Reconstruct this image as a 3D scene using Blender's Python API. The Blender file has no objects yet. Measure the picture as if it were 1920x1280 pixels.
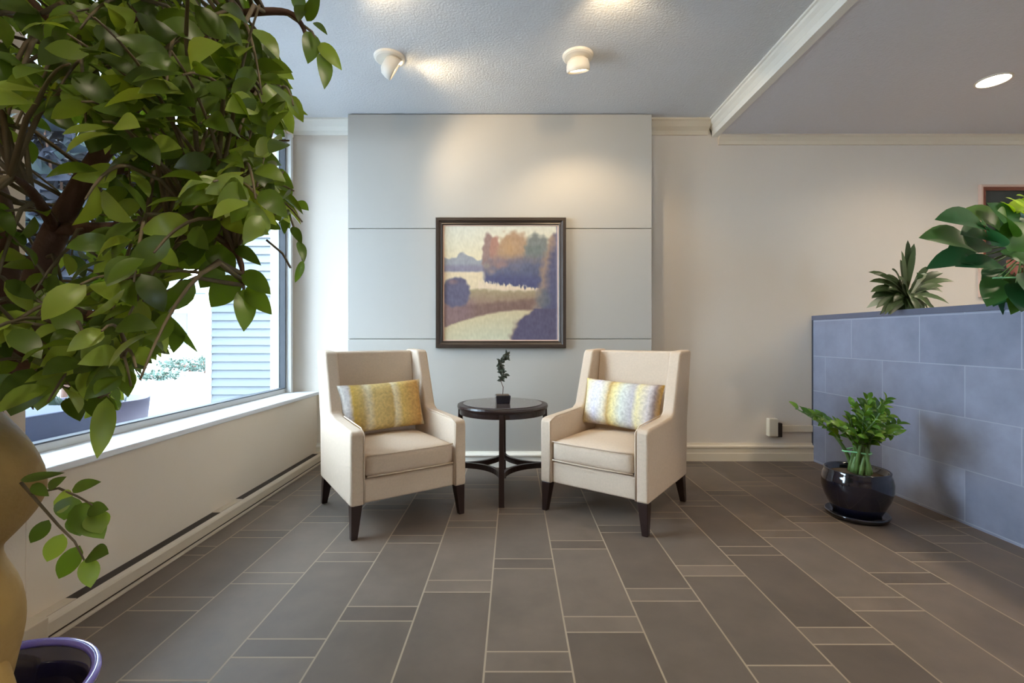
import bpy, bmesh, math, random
from mathutils import Vector, Matrix, noise
random.seed(7)
PI = math.pi
C = bpy.context.scene.collection
F = 870.0; VX = 963.0; VY = 631.0; HC = 1.1

def P(px, py, Y):
    return Vector(((px - VX) / F * Y, Y, HC - (py - VY) / F * Y))

# ------------------------------------------------------------------ materials
def nt(name):
    m = bpy.data.materials.new(name); m.use_nodes = True
    t = m.node_tree
    return m, t, t.nodes['Principled BSDF']

def srgb(r, g, b):
    f = lambda c: (c / 255 / 12.92) if c / 255 <= .04045 else ((c / 255 + .055) / 1.055) ** 2.4
    return (f(r), f(g), f(b), 1)

def simple(name, col, rough=.6, metal=0., var=.0, scale=8., bump=0., bscale=60., spec=.5, coat=0.):
    m, t, b = nt(name)
    b.inputs['Roughness'].default_value = rough
    b.inputs['Metallic'].default_value = metal
    b.inputs['Specular IOR Level'].default_value = spec
    b.inputs['Coat Weight'].default_value = coat
    N = t.nodes.new; L = t.links.new
    tc = N('ShaderNodeTexCoord')
    nz = N('ShaderNodeTexNoise'); nz.inputs['Scale'].default_value = scale; nz.inputs['Detail'].default_value = 4
    L(tc.outputs['Object'], nz.inputs['Vector'])
    mx = N('ShaderNodeMix'); mx.data_type = 'RGBA'
    mx.inputs[6].default_value = tuple(c * (1 - var) for c in col[:3]) + (1,)
    mx.inputs[7].default_value = tuple(min(1, c * (1 + var)) for c in col[:3]) + (1,)
    L(nz.outputs['Fac'], mx.inputs[0]); L(mx.outputs[2], b.inputs['Base Color'])
    if bump:
        n2 = N('ShaderNodeTexNoise'); n2.inputs['Scale'].default_value = bscale; n2.inputs['Detail'].default_value = 3
        L(tc.outputs['Object'], n2.inputs['Vector'])
        bp = N('ShaderNodeBump'); bp.inputs['Strength'].default_value = bump; bp.inputs['Distance'].default_value = .004
        L(n2.outputs['Fac'], bp.inputs['Height']); L(bp.outputs['Normal'], b.inputs['Normal'])
    return m

class E:
    """tiny expression helper over Math nodes"""
    def __init__(s, t, sock): s.t = t; s.s = sock
    def op(s, o, other=None, c=None):
        n = s.t.nodes.new('ShaderNodeMath'); n.operation = o
        s.t.links.new(s.s, n.inputs[0])
        for i, v in ((1, other), (2, c)):
            if v is None: continue
            if isinstance(v, E): s.t.links.new(v.s, n.inputs[i])
            else: n.inputs[i].default_value = v
        return E(s.t, n.outputs[0])
    def __add__(s, o): return s.op('ADD', o)
    def __sub__(s, o): return s.op('SUBTRACT', o)
    def __mul__(s, o): return s.op('MULTIPLY', o)
    def __truediv__(s, o): return s.op('DIVIDE', o)

def tile_common(t, b, grout, idx, idy, idz, c1, c2, c3, grout_col, rough, bumpd=.002):
    N = t.nodes.new; L = t.links.new
    cb = N('ShaderNodeCombineXYZ'); L(idx.s, cb.inputs[0]); L(idy.s, cb.inputs[1]); L(idz.s, cb.inputs[2])
    wn = N('ShaderNodeTexWhiteNoise'); wn.noise_dimensions = '3D'; L(cb.outputs[0], wn.inputs['Vector'])
    cr = N('ShaderNodeValToRGB'); cr.color_ramp.elements[0].color = c1; cr.color_ramp.elements[1].color = c3
    e = cr.color_ramp.elements.new(.5); e.color = c2
    L(wn.outputs['Value'], cr.inputs['Fac'])
    tc = N('ShaderNodeTexCoord')
    nz = N('ShaderNodeTexNoise'); nz.inputs['Scale'].default_value = 4.5; nz.inputs['Detail'].default_value = 6; nz.inputs['Roughness'].default_value = .6
    L(tc.outputs['Object'], nz.inputs['Vector'])
    ad = N('ShaderNodeVectorMath'); ad.operation = 'ADD'; L(tc.outputs['Object'], ad.inputs[0])
    sc = N('ShaderNodeVectorMath'); sc.operation = 'SCALE'; L(cb.outputs[0], sc.inputs[0]); sc.inputs['Scale'].default_value = 3.7
    L(sc.outputs[0], ad.inputs[1]); L(ad.outputs[0], nz.inputs['Vector'])
    mp = N('ShaderNodeMapRange'); L(nz.outputs['Fac'], mp.inputs[0])
    mp.inputs[1].default_value = .25; mp.inputs[2].default_value = .75; mp.inputs[3].default_value = .82; mp.inputs[4].default_value = 1.2
    mu = N('ShaderNodeMix'); mu.data_type = 'RGBA'; mu.blend_type = 'MULTIPLY'; mu.inputs[0].default_value = 1
    L(cr.outputs['Color'], mu.inputs[6]); L(mp.outputs[0], mu.inputs[7])
    mg = N('ShaderNodeMix'); mg.data_type = 'RGBA'
    L(grout.s, mg.inputs[0]); L(mu.outputs[2], mg.inputs[6]); mg.inputs[7].default_value = grout_col
    L(mg.outputs[2], b.inputs['Base Color'])
    rr = grout * .45 + rough
    rn = E(t, nz.outputs['Fac']) * .15 + (rough - .07)
    rf = rn.op('MAXIMUM', grout * .8)
    L(rf.s, b.inputs['Roughness'])
    bp = N('ShaderNodeBump'); bp.inputs['Strength'].default_value = .5; bp.inputs['Distance'].default_value = bumpd
    inv = (grout * -1.0) + 1.0
    hh = inv + E(t, nz.outputs['Fac']) * .25
    L(hh.s, bp.inputs['Height']); L(bp.outputs['Normal'], b.inputs['Normal'])

def floor_mat():
    m, t, b = nt('floor_tile')
    N = t.nodes.new; L = t.links.new
    tc = N('ShaderNodeTexCoord'); sp = N('ShaderNodeSeparateXYZ'); L(tc.outputs['Object'], sp.inputs[0])
    X = E(t, sp.outputs[0]); Y = E(t, sp.outputs[1])
    W = .2916; PER = .678; ST = .0485
    u = (X + .097) / W
    k = u.op('FLOOR'); fu = u.op('FRACT')
    v = (Y - 1.573 - k * .2033) / PER
    v2 = v + .5
    n = v2.op('FLOOR'); fv = (v2.op('FRACT') - .5).op('ABSOLUTE') * PER
    strip = fv.op('LESS_THAN', ST)
    n2 = v.op('FLOOR')
    g = .0034
    g1 = (fv - ST).op('ABSOLUTE').op('LESS_THAN', g)
    fm = fu.op('MINIMUM', (fu * -1.0) + 1.0) * W
    g2 = fm.op('LESS_THAN', g)
    grout = g1.op('MAXIMUM', g2)
    idy = n * strip + n2 * ((strip * -1.0) + 1.0)
    tile_common(t, b, grout, k, idy, strip, srgb(95, 84, 75), srgb(106, 95, 85), srgb(117, 104, 92), srgb(158, 144, 125), .5)
    b.inputs['Specular IOR Level'].default_value = .3
    return m

def desk_mat():
    m, t, b = nt('desk_tile')
    N = t.nodes.new; L = t.links.new
    tc = N('ShaderNodeTexCoord'); sp = N('ShaderNodeSeparateXYZ'); L(tc.outputs['Object'], sp.inputs[0])
    Y = E(t, sp.outputs[1]); Z = E(t, sp.outputs[2])
    v = (Z - .015) / .305
    r = v.op('FLOOR'); fv = v.op('FRACT')
    par = r.op('MODULO', 2.0).op('ABSOLUTE')
    u = (Y - 2.57 - ((par * -1.0) + 1.0) * .305) / .61
    k = u.op('FLOOR'); fu = u.op('FRACT')
    g = .003
    d1 = fv.op('MINIMUM', (fv * -1.0) + 1.0) * .305
    d2 = fu.op('MINIMUM', (fu * -1.0) + 1.0) * .61
    grout = d1.op('MINIMUM', d2).op('LESS_THAN', g)
    tile_common(t, b, grout, k, r, par, srgb(126, 132, 152), srgb(136, 142, 162), srgb(145, 151, 171), srgb(162, 167, 184), .45)
    return m

def leaf_mat(name, c1, c2, c3, trans=.35, rough=.35, mid=.55):
    m, t, b = nt(name)
    N = t.nodes.new; L = t.links.new
    g = N('ShaderNodeNewGeometry')
    cr = N('ShaderNodeValToRGB'); cr.color_ramp.elements[0].color = c1; cr.color_ramp.elements[1].color = c3
    e = cr.color_ramp.elements.new(mid); e.color = c2
    L(g.outputs['Random Per Island'], cr.inputs['Fac'])
    L(cr.outputs['Color'], b.inputs['Base Color'])
    b.inputs['Roughness'].default_value = rough
    tr = N('ShaderNodeBsdfTranslucent')
    hs = N('ShaderNodeHueSaturation'); hs.inputs['Value'].default_value = 1.9; hs.inputs['Saturation'].default_value = 1.1; hs.inputs['Hue'].default_value = .49
    L(cr.outputs['Color'], hs.inputs['Color']); L(hs.outputs['Color'], tr.inputs['Color'])
    mx = N('ShaderNodeMixShader'); mx.inputs[0].default_value = trans
    out = t.nodes['Material Output']
    L(b.outputs[0], mx.inputs[1]); L(tr.outputs[0], mx.inputs[2]); L(mx.outputs[0], out.inputs['Surface'])
    return m

def glass_mat():
    m = bpy.data.materials.new('window_glass'); m.use_nodes = True
    t = m.node_tree; t.nodes.clear(); N = t.nodes.new; L = t.links.new
    o = N('ShaderNodeOutputMaterial'); tr = N('ShaderNodeBsdfTransparent'); tr.inputs[0].default_value = (.96, .98, .98, 1)
    gl = N('ShaderNodeBsdfGlossy'); gl.inputs['Roughness'].default_value = .01
    fr = N('ShaderNodeFresnel'); fr.inputs['IOR'].default_value = 1.25
    ge = N('ShaderNodeNewGeometry'); fc_ = E(t, fr.outputs[0]) * (E(t, ge.outputs['Backfacing']) * -1.0 + 1.0)
    mx = N('ShaderNodeMixShader'); L(fc_.s, mx.inputs[0]); L(tr.outputs[0], mx.inputs[1]); L(gl.outputs[0], mx.inputs[2])
    L(mx.outputs[0], o.inputs['Surface']); return m

def emit_mat(name, col, s):
    m = bpy.data.materials.new(name); m.use_nodes = True
    t = m.node_tree; t.nodes.clear()
    o = t.nodes.new('ShaderNodeOutputMaterial'); e = t.nodes.new('ShaderNodeEmission')
    e.inputs[0].default_value = col; e.inputs[1].default_value = s
    t.links.new(e.outputs[0], o.inputs[0]); return m

def vcol_mat(name, rough=.5):
    m, t, b = nt(name)
    a = t.nodes.new('ShaderNodeVertexColor'); a.layer_name = 'paint'
    t.links.new(a.outputs['Color'], b.inputs['Base Color']); b.inputs['Roughness'].default_value = rough
    return m

def stripe_mat(name, stops, W):
    """woven stripes across local x"""
    m, t, b = nt(name)
    N = t.nodes.new; L = t.links.new
    tc = N('ShaderNodeTexCoord'); sp = N('ShaderNodeSeparateXYZ'); L(tc.outputs['Object'], sp.inputs[0])
    nz = N('ShaderNodeTexNoise'); nz.inputs['Scale'].default_value = 30; L(tc.outputs['Object'], nz.inputs['Vector'])
    f = (E(t, sp.outputs[0]) / W) + .5 + (E(t, nz.outputs['Fac']) - .5) * .03
    cr = N('ShaderNodeValToRGB'); cr.color_ramp.interpolation = 'B_SPLINE' if False else 'LINEAR'
    els = cr.color_ramp.elements
    els[0].position = 0; els[0].color = stops[0][1]
    els[1].position = 1; els[1].color = stops[-1][1]
    for p, c in stops[1:-1]:
        e = els.new(p); e.color = c
    L(f.s, cr.inputs['Fac'])
    n2 = N('ShaderNodeTexNoise'); n2.inputs['Scale'].default_value = 55; n2.inputs['Detail'].default_value = 4; L(tc.outputs['Object'], n2.inputs['Vector'])
    mp = N('ShaderNodeMapRange'); L(n2.outputs['Fac'], mp.inputs[0]); mp.inputs[1].default_value = .3; mp.inputs[2].default_value = .7; mp.inputs[3].default_value = .78; mp.inputs[4].default_value = 1.15
    mu = N('ShaderNodeMix'); mu.data_type = 'RGBA'; mu.blend_type = 'MULTIPLY'; mu.inputs[0].default_value = 1
    L(cr.outputs['Color'], mu.inputs[6]); L(mp.outputs[0], mu.inputs[7]); L(mu.outputs[2], b.inputs['Base Color'])
    b.inputs['Roughness'].default_value = .75
    bp = N('ShaderNodeBump'); bp.inputs['Strength'].default_value = .3; bp.inputs['Distance'].default_value = .003
    L(n2.outputs['Fac'], bp.inputs['Height']); L(bp.outputs['Normal'], b.inputs['Normal'])
    return m

M = {}
M['wall'] = simple('wall_paint', srgb(224, 215, 203), .7, var=.01, bump=.15, bscale=180)
M['panel'] = simple('panel_paint', srgb(186, 183, 176), .55, var=.01)
M['knee'] = simple('knee_wall_paint', srgb(226, 212, 194), .6, var=.01, bump=.1, bscale=150)
M['ceil'] = simple('ceiling_texture', srgb(216, 218, 220), .95, var=.03, scale=40, bump=.8, bscale=70)
M['ceil_low'] = simple('ceiling_texture_low', srgb(222, 222, 226), .95, var=.03, scale=40, bump=.8, bscale=70)
M['trim'] = simple('white_trim', srgb(238, 236, 226), .4)
M['base'] = simple('cream_trim', srgb(226, 214, 192), .45)
M['sill'] = simple('sill_white', srgb(235, 238, 242), .3)
M['heater'] = simple('heater_metal', srgb(200, 186, 166), .4)
M['dark'] = simple('dark_gap', srgb(52, 42, 34), .8)
M['fabric'] = simple('chair_fabric', srgb(208, 189, 168), .85, var=.10, scale=90, bump=.5, bscale=350, spec=.2)
M['wood'] = simple('espresso_wood', srgb(42, 28, 26), .3, var=.15, scale=20, spec=.5)
M['tabletop'] = simple('table_top', srgb(84, 76, 78), .18, var=.1, scale=14, spec=.8, coat=1)
M['frame'] = simple('picture_frame', srgb(58, 47, 39), .35, var=.15, scale=30)
M['frame_red'] = simple('mahogany_frame', srgb(122, 66, 48), .35, var=.15, scale=30)
M['frame_pale'] = simple('frame_slip', srgb(214, 184, 165), .4)
M['pot'] = simple('black_glaze', srgb(15, 17, 30), .12, var=.2, scale=10, spec=.6, coat=.6)
M['pot_blue'] = simple('dark_blue_glaze', srgb(38, 36, 62), .1, var=.1, scale=10, spec=.8, coat=.8)
M['rim_highlight'] = simple('blue_rim_highlight', srgb(110, 100, 190), .12, var=.05, spec=.8, coat=.8)  # violet blue highlight put into the rim's base colour
M['soil'] = simple('potting_soil', srgb(92, 76, 58), .95, var=.4, scale=60, bump=1, bscale=90)
M['bark'] = simple('ficus_bark', srgb(170, 138, 78), .7, var=.4, scale=6, bump=.6, bscale=40)
M['branch'] = simple('ficus_branch', srgb(92, 64, 50), .75, var=.3, scale=25, bump=.5, bscale=80)
M['leaf'] = leaf_mat('ficus_leaf', srgb(66, 86, 30), srgb(96, 122, 42), srgb(150, 170, 70))
M['twig'] = simple('green_twig', srgb(110, 98, 74), .7, var=.2, scale=40)
M['zz'] = leaf_mat('floor_plant_leaf', srgb(58, 98, 34), srgb(84, 128, 42), srgb(126, 158, 62), .25, .25)
M['zstem'] = simple('floor_plant_stem', srgb(98, 130, 72), .45, var=.15, scale=30)
M['tie'] = simple('pale_green_tie', srgb(140, 212, 160), .4)
M['varieg'] = leaf_mat('variegated_leaf', srgb(44, 66, 38), srgb(84, 108, 66), srgb(220, 228, 206), .15, .35, .82)
M['broad'] = leaf_mat('broad_leaf', srgb(34, 78, 48), srgb(46, 96, 56), srgb(74, 118, 40), .2, .38)
M['lime'] = leaf_mat('lime_leaf', srgb(120, 160, 30), srgb(146, 182, 52), srgb(200, 220, 110), .3, .3)
M['terra'] = simple('terracotta', srgb(186, 104, 80), .7, var=.1)
M['potdark'] = simple('dark_green_pot', srgb(56, 66, 52), .6, var=.2)
M['sprig'] = leaf_mat('grey_green_leaf', srgb(52, 60, 50), srgb(66, 74, 62), srgb(84, 92, 78), .15, .5)
M['steel'] = simple('steel_edge', srgb(90, 96, 108), .35, metal=.6)
M['cap'] = simple('desk_cap', srgb(96, 100, 118), .35, var=.05)
M['counter'] = simple('counter_wood', srgb(120, 88, 62), .4, var=.15)
M['white_metal'] = simple('lamp_white', srgb(232, 226, 214), .4)
M['warm'] = emit_mat('lamp_glow', (1, .80, .52, 1), 14)
M['warm2'] = emit_mat('downlight_glow', (1, .88, .68, 1), 9)
M['outlet'] = simple('outlet_plastic', srgb(226, 218, 198), .4)
M['siding'] = simple('pale_siding', srgb(96, 102, 108), .7, var=.02)
M['roof'] = simple('grey_roof', srgb(90, 98, 104), .9, var=.1)
M['ground'] = simple('pale_paving', srgb(150, 150, 150), .9, var=.05, scale=2)
M['gravel'] = simple('gravel', srgb(70, 80, 84), .9, var=.5, scale=60)
M['bluebox'] = simple('slate_blue_block', srgb(62, 72, 104), .6, var=.1)
M['bowl'] = simple('lavender_stone', srgb(120, 116, 140), .6, var=.08, scale=10)
M['hedge'] = leaf_mat('hedge_leaf', srgb(30, 44, 34), srgb(54, 70, 58), srgb(86, 104, 96), .2, .6)
M['conifer'] = leaf_mat('dark_tree_leaf', srgb(10, 14, 26), srgb(16, 22, 38), srgb(26, 44, 40), .1, .6)
M['glass'] = glass_mat()
M['framew'] = simple('window_frame_white', srgb(214, 214, 210), .4)
M['gasket'] = simple('window_gasket', srgb(74, 78, 84), .6)
M['fl'] = floor_mat(); M['desk'] = desk_mat()
M['art'] = vcol_mat('oil_paint', .45)
M['art2'] = simple('dark_green_print', srgb(42, 52, 50), .15, var=.4, scale=6, spec=.7)
Y1, Y2, Y3 = srgb(222, 198, 132), srgb(202, 174, 108), srgb(234, 224, 192)
W1 = srgb(226, 220, 206)
M['pillow_a'] = stripe_mat('gold_stripe_cloth', [(0, W1), (.10, srgb(205, 198, 196)), (.14, srgb(206, 170, 80)), (.24, Y2), (.31, Y3), (.37, Y1), (.58, Y2), (.61, Y3), (.70, srgb(214, 186, 110)), (.82, srgb(204, 164, 96)), (.93, srgb(196, 150, 84)), (1, Y3)], .56)
M['pillow_b'] = stripe_mat('cream_stripe_cloth', [(0, srgb(226, 204, 120)), (.10, srgb(222, 212, 190)), (.20, srgb(216, 214, 224)), (.32, srgb(222, 214, 190)), (.38, srgb(190, 156, 92)), (.44, srgb(228, 214, 150)), (.55, srgb(214, 218, 206)), (.68, srgb(190, 186, 190)), (.74, srgb(230, 220, 170)), (.86, srgb(216, 208, 206)), (.92, srgb(150, 132, 130)), (1, srgb(216, 172, 66))], .56)

# ------------------------------------------------------------------ mesh helpers
class MB:
    def __init__(s): s.v = []; s.f = []
    def add(s, vs, fs):
        o = len(s.v); s.v += [tuple(v) for v in vs]; s.f += [tuple(i + o for i in f) for f in fs]; return s
    def box(s, x0, x1, y0, y1, z0, z1, M4=None):
        vs = [Vector(p) for p in ((x0,y0,z0),(x1,y0,z0),(x1,y1,z0),(x0,y1,z0),(x0,y0,z1),(x1,y0,z1),(x1,y1,z1),(x0,y1,z1))]
        if M4: vs = [M4 @ v for v in vs]
        return s.add(vs, [(0,3,2,1),(4,5,6,7),(0,1,5,4),(1,2,6,5),(2,3,7,6),(3,0,4,7)])
    def prism(s, pts, a, b, axis='x'):
        """polygon of 2-D pts extruded along an axis: x -> pts are (y,z); y -> (x,z); z -> (x,y)"""
        def mk(p, t):
            return {'x': (t, p[0], p[1]), 'y': (p[0], t, p[1]), 'z': (p[0], p[1], t)}[axis]
        n = len(pts); vs = [mk(p, a) for p in pts] + [mk(p, b) for p in pts]
        fs = [tuple(range(n))[::-1], tuple(range(n, 2 * n))]
        fs += [(i, (i + 1) % n, n + (i + 1) % n, n + i) for i in range(n)]
        return s.add(vs, fs)
    def frustum(s, c0, h0, c1, h1):
        """square tapered post between two centres with half widths"""
        vs = []
        for c, h in ((c0, h0), (c1, h1)):
            for sx, sy in ((-1,-1),(1,-1),(1,1),(-1,1)): vs.append((c[0]+sx*h, c[1]+sy*h, c[2]))
        return s.add(vs, [(0,3,2,1),(4,5,6,7),(0,1,5,4),(1,2,6,5),(2,3,7,6),(3,0,4,7)])
    def tube(s, pts, rad, n=8, cap=True, wob=0.):
        pts = [Vector(p) for p in pts]; m = len(pts)
        if not hasattr(rad, '__len__'): rad = [rad] * m
        up = Vector((0, 0, 1)); prev = None; o = len(s.v)
        for i, p in enumerate(pts):
            d = (pts[min(i+1, m-1)] - pts[max(i-1, 0)]).normalized()
            if prev is None:
                a = d.cross(up if abs(d.z) < .9 else Vector((1,0,0))).normalized()
            else: a = (prev - d * prev.dot(d)).normalized()
            prev = a; b = d.cross(a)
            for k in range(n):
                t = 2*PI*k/n; q = a*math.cos(t) + b*math.sin(t)
                r = rad[i]
                if wob: r *= 1 + wob * noise.noise((p + q*rad[i]) * 9) * 1.6
                s.v.append(tuple(p + q * r))
        for i in range(m-1):
            for k in range(n):
                s.f.append((o+i*n+k, o+i*n+(k+1)%n, o+(i+1)*n+(k+1)%n, o+(i+1)*n+k))
        if cap:
            s.f.append(tuple(o+k for k in range(n))[::-1]); s.f.append(tuple(o+(m-1)*n+k for k in range(n)))
        return s
    def lathe(s, prof, n=40, c=(0,0,0), cap=True):
        o = len(s.v); m = len(prof)
        for r, z in prof:
            for k in range(n):
                t = 2*PI*k/n; s.v.append((c[0]+r*math.cos(t), c[1]+r*math.sin(t), c[2]+z))
        for i in range(m-1):
            for k in range(n):
                s.f.append((o+i*n+k, o+i*n+(k+1)%n, o+(i+1)*n+(k+1)%n, o+(i+1)*n+k))
        if cap:
            s.f.append(tuple(o+k for k in range(n))[::-1]); s.f.append(tuple(o+(m-1)*n+k for k in range(n)))
        else:
            for k in range(n): s.f.append((o+(m-1)*n+k, o+(m-1)*n+(k+1)%n, o+(k+1)%n, o+k))
        return s
    def leaf(s, B, T, w, nrm, curl=.12, fold=.18, seg=6):
        """pointed oval leaf from base B to tip T, folded along its midrib and curved"""
        B = Vector(B); T = Vector(T); ax = T - B; Ln = ax.length
        if Ln < 1e-6: return s
        a = ax / Ln; n = Vector(nrm); n = n - a * n.dot(a)
        if n.length < 1e-4: n = a.orthogonal()
        n.normalize(); sd = a.cross(n); o = len(s.v)
        for i in range(seg + 1):
            t = i / seg
            ww = w * .5 * (math.sin(PI * min(1, t ** .82)) ** .75 if 0 < t < 1 else 0)
            if t > .8: ww *= 1 - (t - .8) * 1.2
            mid = B + a * (Ln * t) + n * (curl * Ln * math.sin(PI * t))
            if i in (0, seg): s.v.append(tuple(mid))
            else:
                for q in (-1, 0, 1): s.v.append(tuple(mid + sd * (q * ww) + n * (abs(q) * fold * ww)))
        def idx(i, q): return o if i == 0 else (o + 1 + (i - 1) * 3 + q if i < seg else o + 1 + (seg - 1) * 3)
        for i in range(seg):
            for q in (0, 1):
                if i == 0: s.f.append((o, idx(1, q), idx(1, q + 1)))
                elif i == seg - 1: s.f.append((idx(i, q), idx(seg, 0), idx(i, q + 1)))
                else: s.f.append((idx(i, q), idx(i+1, q), idx(i+1, q+1), idx(i, q+1)))
        return s
    def build(s, name, mat, parent=None, smooth=False, bevel=0., sub=0, seg=2, fix=True):
        me = bpy.data.meshes.new(name); me.from_pydata(s.v, [], s.f)
        if fix:
            bm = bmesh.new(); bm.from_mesh(me); bmesh.ops.recalc_face_normals(bm, faces=bm.faces); bm.to_mesh(me); bm.free()
        me.materials.append(mat)
        if smooth:
            me.polygons.foreach_set('use_smooth', [True] * len(me.polygons))
        o = bpy.data.objects.new(name, me); C.objects.link(o)
        if parent: o.parent = parent
        if bevel:
            b = o.modifiers.new('bevel', 'BEVEL'); b.width = bevel; b.segments = seg; b.limit_method = 'ANGLE'; b.angle_limit = math.radians(40)
            if seg > 2:
                me.polygons.foreach_set('use_smooth', [True] * len(me.polygons))
                wn = o.modifiers.new('wn', 'WEIGHTED_NORMAL'); wn.keep_sharp = False
        if sub:
            b = o.modifiers.new('sub', 'SUBSURF'); b.levels = sub; b.render_levels = sub
        return o

def thing(name, label, cat, loc=(0,0,0), rz=0, group=None):
    o = bpy.data.objects.new(name, None); o.empty_display_size = .1; C.objects.link(o)
    o.location = loc; o.rotation_euler = (0, 0, rz); o['label'] = label; o['category'] = cat
    if group: o['group'] = group
    return o
def tag(o, label, cat, group=None, kind=None):
    o['label'] = label; o['category'] = cat
    if group: o['group'] = group
    if kind: o['kind'] = kind
    return o
def struct(o): o['kind'] = 'structure'; return o

# ------------------------------------------------------------------ room shell
YB = 4.12; XW = -1.744; XG = -2.03; YF = -3.4; XR = 6.6
ZC = 3.0; ZL = 2.88
WY0, WY1, WZ0, WZ1 = 1.66, 4.06, .615, 2.86
struct(MB().box(-2.2, XR + .1, YF - .1, YB + .1, -.12, 0).build('floor', M['fl']))
struct(MB().box(-2.35, 1.76, YF - .1, YB + .3, ZC, ZC + .2).build('ceiling', M['ceil']))
struct(MB().box(1.76, XR + .1, YF - .1, YB + .3, ZL, ZC + .2).build('ceiling_soffit', M['ceil_low'])).name = 'ceiling_low'
struct(MB().box(-2.13, XR + .1, YB, YB + .3, -.12, ZC + .01).build('wall_back', M['wall']))
struct(MB().box(XR, XR + .3, YF, YB, -.12, ZC).build('wall_right', M['wall']))
wf = MB(); wf.box(-2.35, 3.6, YF - .3, YF, -.12, ZC); wf.box(4.3, XR + .1, YF - .3, YF, -.12, ZC); wf.box(3.6, 4.3, YF - .3, YF, -.12, .5); wf.box(3.6, 4.3, YF - .3, YF, 2.4, ZC)
struct(wf.build('wall_front', M['wall']))
w2 = bpy.data.objects.new('window_fill', None); C.objects.link(w2); w2.location = (3.6, YF - .15, .5); w2['kind'] = 'structure'  # unseen opening behind the camera, added for fill light
f_ = MB()
for x in (0, .65): f_.box(x, x + .05, -.04, .04, 0, 1.9)
f_.box(.05, .65, -.04, .04, 0, .05); f_.box(.05, .65, -.04, .04, 1.85, 1.9)
f_.build('window_frame', M['framew'], w2)
MB().box(.05, .65, -.004, .004, .05, 1.85).build('window_pane', M['glass'], w2)
struct(MB().box(-3.5, -2.35, -6, YB, ZC - .02, ZC + .2).build('ceiling_sky_blocker', M['framew']))  # unseen overhang, added to cut steep sky light through the window
struct(MB().box(-6.0, -2.36, .5, .7, -.1, ZC - .03).build('wall_light_blocker', M['siding']))  # unseen wing, added to keep low daylight off the back wall strip
wl = MB()
wl.box(-2.2, XW, WY0, YB, -.12, WZ0 - .03)                 # knee wall
wl.box(-2.2, XW, YF, WY0, -.12, ZC)                        # solid pier towards the camera
wl.box(-2.2, -1.95, WY0, YB, WZ1, ZC)                      # header
wl.box(-2.13, -1.985, WY1, YB, WZ0 - .03, WZ1)
struct(wl.build('wall_left', M['knee'], bevel=.004))
struct(MB().box(-2.10, XW + .018, WY0 + .001, YB - .001, WZ0 - .03, WZ0).build('trim_1', M['sill'], bevel=.006)).name = 'trim_1'
win = thing('window_1', 'large fixed window in the left wall beside the chairs', 'window', (XG, WY0, WZ0)); 
for k in ('label', 'category'): del win[k]
win['kind'] = 'structure'
def W_(b): return b
fm = MB(); x0, x1 = -.03, .05
L_ = WY1 - WY0; H_ = WZ1 - WZ0
fm.box(x0, x1, 0, .05, 0, H_); fm.box(x0, .10, L_ - .035, L_, 0, H_); fm.box(x0, x1, .05, L_ - .035, 0, .035); fm.box(x0, x1, .05, L_ - .035, H_ - .05, H_)
fm.build('window_frame', M['framew'], win, bevel=.003)
gk = MB(); gk.box(.0, .056, L_ - .05, L_ - .034, .035, H_ - .05); gk.box(.0, .052, .05, .06, .035, H_ - .05); gk.box(0, .052, .06, L_ - .05, .035, .042)
gk.build('gasket', M['gasket'], win)
MB().box(.005, .011, .06, L_ - .05, .042, H_ - .05).build('window_pane', M['glass'], win)

# crown mouldings
cr = [(1.70, ZC), (1.70, 2.986), (1.712, 2.982), (1.718, 2.968), (1.738, 2.95), (1.756, 2.925), (1.768, 2.915), (1.79, 2.908), (1.795, 2.895), (1.815, 2.893), (1.815, 2.872), (1.76, 2.872), (1.76, ZC)]
cr = [(x - .002 if x == 1.76 else x, z) for x, z in cr]
struct(MB().prism(cr[:-2] + [(1.759, 2.872), (1.759, ZC)], YF, YB, 'y').build('trim_2', M['trim']))
pr = [(YB, ZC), (YB - .10, ZC), (YB - .10, 2.985), (YB - .085, 2.975), (YB - .06, 2.94), (YB - .03, 2.915), (YB - .022, 2.90), (YB - .015, 2.885), (YB, 2.885)]
PXL, PXR, PY = -1.412, 1.176, 3.95
struct(MB().prism(pr, -1.95, PXL, 'x').build('trim_3', M['trim']))
struct(MB().prism(pr, PXR, 1.72, 'x').build('trim_4', M['base']))
pr2 = [(YB, ZL), (YB - .05, ZL), (YB - .05, 2.868), (YB - .035, 2.855), (YB - .02, 2.83), (YB - .014, 2.80), (YB, 2.80)]
struct(MB().prism(pr2, 1.815, XR, 'x').build('trim_5', M['base']))
# feature panel with two reveals
pn = MB(); pn.box(PXL + .006, PXR - .006, PY + .02, YB, 0, ZC - .004)
for a, b_ in ((.0, 1.077), (1.083, 2.017), (2.023, ZC - .008)): pn.box(PXL, PXR, PY, PY + .03, a, b_)
pnl = struct(pn.build('wall_panel', M['panel'], bevel=.003)); pnl.name = 'wall_panel'
# baseboards
def bprof(y, h=.157, t=.022):
    return [(y, 0), (y - t, 0), (y - t, h * .45), (y - t + .003, h * .47), (y - t + .003, h * .72), (y - t - .004, h * .76), (y - t - .004, h * .84), (y - t * .55, h * .92), (y - t * .4, h), (y, h)]
struct(MB().prism(bprof(YB), PXR, 2.65, 'x').build('baseboard_back', M['base']))
struct(MB().prism(bprof(PY, .125, .05), PXL, PXR, 'x').build('baseboard_panel', M['trim']))
struct(MB().prism(bprof(YB), XW, PXL, 'x').build('baseboard_corner', M['trim']))

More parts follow.
